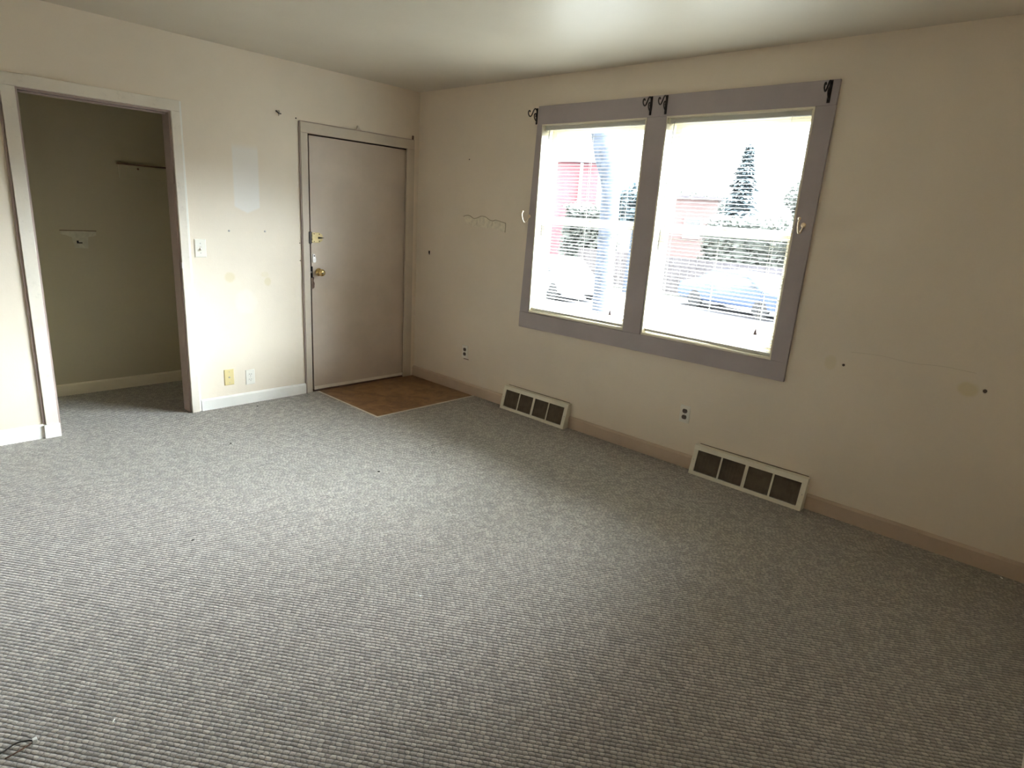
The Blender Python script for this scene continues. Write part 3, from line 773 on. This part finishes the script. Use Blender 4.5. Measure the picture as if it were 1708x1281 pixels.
house('house', 32.5, 12.6, math.radians(27), 3.5, 3.6, 3.3, mat_housew, 'pale pinkish bungalow seen low in the right window', [(.8, 1.8, 1.0, 2.2)])

def foliage(name, centers, n, size, mat, parent, squash=1.0):
    bm = bmesh.new()
    for i in range(n):
        c, r = random.choice(centers)
        th, ph = random.uniform(0, 2*math.pi), math.acos(random.uniform(-1, 1)); q = r*random.uniform(.45, 1)**.5
        p = Vector((c[0]+q*math.sin(ph)*math.cos(th), c[1]+q*math.sin(ph)*math.sin(th), c[2]+q*math.cos(ph)*squash))
        a = Vector((random.gauss(0, 1), random.gauss(0, 1), random.gauss(0, 1))).normalized(); b = a.orthogonal().normalized()
        s = size*random.uniform(.6, 1.3)
        bm.faces.new([bm.verts.new(p + a*s), bm.verts.new(p + b*s*.6), bm.verts.new(p - a*s), bm.verts.new(p - b*s*.6)])
    return tm(name, bm, mat, parent)
# big leaning trunk close by
t = thing('tree', 'big leaning grey tree trunk with bare forked limbs outside the left window', 'tree', (9, 4.1, GZ))
tr = tm('trunk', tube_bm(smooth_path([(9, 4.05, GZ-.1), (9, 4.08, .5), (9, 4.12, 2.1), (9, 4.28, 2.96), (9, 4.55, 3.7), (9, 4.95, 4.8), (9.2, 5.5, 6.6)], 5), [.22 if i < 11 else (.21 + .02*(i-11) if i < 16 else .31 - .008*(i-16)) for i in range(31)], 14), mat_bark, t, smooth=True)
def limb(p, d, L, r, depth):
    pts = [Vector(p)]; d = Vector(d).normalized()
    for k in range(5):
        d = (d + Vector((random.gauss(0, .18), random.gauss(0, .18), random.gauss(.05, .12)))).normalized(); pts.append(pts[-1] + d*L/5)
    tm('branch', tube_bm(pts, [r*(1-.13*i) for i in range(6)], 6), mat_bark, t, smooth=True)
    if depth:
        for k in (2, 4):
            limb(pts[k], d + Vector((random.gauss(0, .7), random.gauss(0, .7), random.gauss(0, .4))), L*.65, r*.5, depth-1)
limb((9, 4.62, 3.9), (0.1, 1, .35), 2.6, .10, 2)
limb((9.05, 5.0, 4.9), (.2, -1, .9), 3.0, .14, 2)
limb((9.2, 5.5, 6.5), (.2, .5, 1), 3.0, .18, 2)
limb((9, 4.9, 4.6), (-.1, .9, .8), 2.4, .08, 1)
# conifer
def conifer(x, y, h, r, label, n=5200):
    t = thing('conifer', label, 'tree', (x, y, GZ))
    tm('trunk', tube_bm([(x, y, GZ), (x, y, GZ+h*.9)], [.22, .04], 8), mat_bark, t)
    bm = bmesh.new()
    for i in range(n):
        f = random.random()**1.4; z = GZ+.6+(h-.6)*f; tier = .72+.28*abs(math.sin(f*26))
        rr = r*(1-f)*tier*random.uniform(.2, 1)+.03; a = random.uniform(0, 2*math.pi)
        p = Vector((x+rr*math.cos(a), y+rr*math.sin(a), z)); o = Vector((math.cos(a), math.sin(a), -.35)).normalized()
        s = random.uniform(.25, .55); w = Vector((-math.sin(a), math.cos(a), 0))*s*.35
        bm.faces.new([bm.verts.new(p - o*s*.3), bm.verts.new(p + w), bm.verts.new(p + o*s), bm.verts.new(p - w)])
    tm('foliage', bm, mat_pine, t)
conifer(41, 14.9, 8.7, 2.9, 'tall blue green conifer rising in the middle of the right window')
def round_tree(x, y, h, r, label, n=1500, mat=mat_leaf, name='tree', cat='tree'):
    t = thing(name, label, cat, (x, y, GZ))
    tm('trunk', tube_bm([(x, y, GZ), (x+.1, y, GZ+h*.6)], [.16, .08], 8), mat_bark, t)
    cs = [((x+random.uniform(-.4, .4)*r, y+random.uniform(-.6, .6)*r, GZ+h-r*random.uniform(.8, 1.2)), r*random.uniform(.6, .9)) for k in range(6)]
    foliage('foliage', cs, n, .22, mat, t, .8)
round_tree(41, 10.6, 6.8, 1.9, 'round hazy tree at the right edge of the right window', 2600)
round_tree(41.5, 21.6, 6.3, 1.9, 'hazy tree behind the bungalow roof, left in the right window', 2600)
round_tree(48, 21.0, 6.4, 2.0, 'low hazy tree between the conifer and the left hazy tree', 2600)
round_tree(18.3, 9.3, 4.5, 1.0, 'leafy young tree right of the leaning trunk in the left window', 1800, mat=mat_pine)
def hedge(x0, x1, y0, y1, top, label, n):
    t = thing('hedge', label, 'hedge', ((x0+x1)/2, (y0+y1)/2, GZ))
    tm('stems', boxes([(x0+.35, x1-.35, y0+.3, y1-.3, GZ, top-.35)]), mat_leaf, t)
    bm = bmesh.new()
    for i in range(n):
        p = Vector((random.uniform(x0, x1), random.uniform(y0, y1), random.uniform(GZ, top) + random.uniform(-.1, .15)))
        a = Vector((random.gauss(0, 1), random.gauss(0, 1), random.gauss(0, 1))).normalized(); b = a.orthogonal().normalized(); sz = random.uniform(.12, .26)
        bm.faces.new([bm.verts.new(p + a*sz), bm.verts.new(p + b*sz*.6), bm.verts.new(p - a*sz), bm.verts.new(p - b*sz*.6)])
    tm('foliage', bm, mat_leaf, t)
hedge(21.3, 22.7, 12.6, 15.4, 2.35, 'dull green hedge in front of the red house', 3000)
hedge(27, 28.6, -2, 10.8, 2.2, 'long dull green hedge behind the fence in the right window', 7000)
# board fence across the far side of the drive
t = thing('board_fence', 'weathered board fence across the far side of the driveway', 'fence', (20.5, 5, GZ))
for k in range(46):
    y = -3 + k*.36
    tm('fence_board', boxes([(20.5, 20.53, y, y+.345, GZ+.03, GZ+1.55+random.uniform(-.02, .02))]), mat_fence, t)
tm('rail', boxes([(20.53, 20.6, -3, 13.5, GZ+.4, GZ+.5), (20.53, 20.6, -3, 13.5, GZ+1.2, GZ+1.3)]), mat_fence, t)
def car(x, y, rz, paintm, label, s=1.0):
    t = thing('car', label, 'car', (x, y, GZ+.02)); t.rotation_euler.z = rz
    def pm(name, bm, mat, **k): return make(name, bm, mat, t, **k)
    prof = [(-2.2, .28), (-2.25, .62), (-2.1, .82), (-1.35, .95), (-.75, 1.38), (.75, 1.42), (1.55, .98), (2.2, .88), (2.28, .55), (2.2, .28)]
    pm('body', prism_bm(prof, 1, -.85, .85), paintm, bevel=.06)
    pm('side_window', prism_bm([(-1.2, .97), (-.68, 1.32), (.05, 1.34), (.05, .97)], 1, -.86, .86), mat_carglass)
    pm('side_window', prism_bm([(.12, .97), (.12, 1.34), (.70, 1.34), (1.3, .99)], 1, -.86, .86), mat_carglass)
    for sx in (-1.38, 1.42):
        for sy in (-.86, .68):
            pm('wheel', lathe_bm([(0, .26), (.02, .32), (.16, .32), (.18, .26)], (0, 1, 0), (sx, sy, .32), 18), mat_tyre)
    for sx in (-2.24, 2.24):
        for sy in (-.62, .62): pm('lamp', lathe_bm([(-.04, .09), (.04, .09)], (1, 0, 0), (sx, sy, .68), 12), mat_crumb_w)
car(14.6, 10.2, math.radians(72), mat_carw, 'white parked car low in the left window')
car(18.0, 4.3, math.radians(75), mat_carb, 'blue parked car at the right side of the right window')
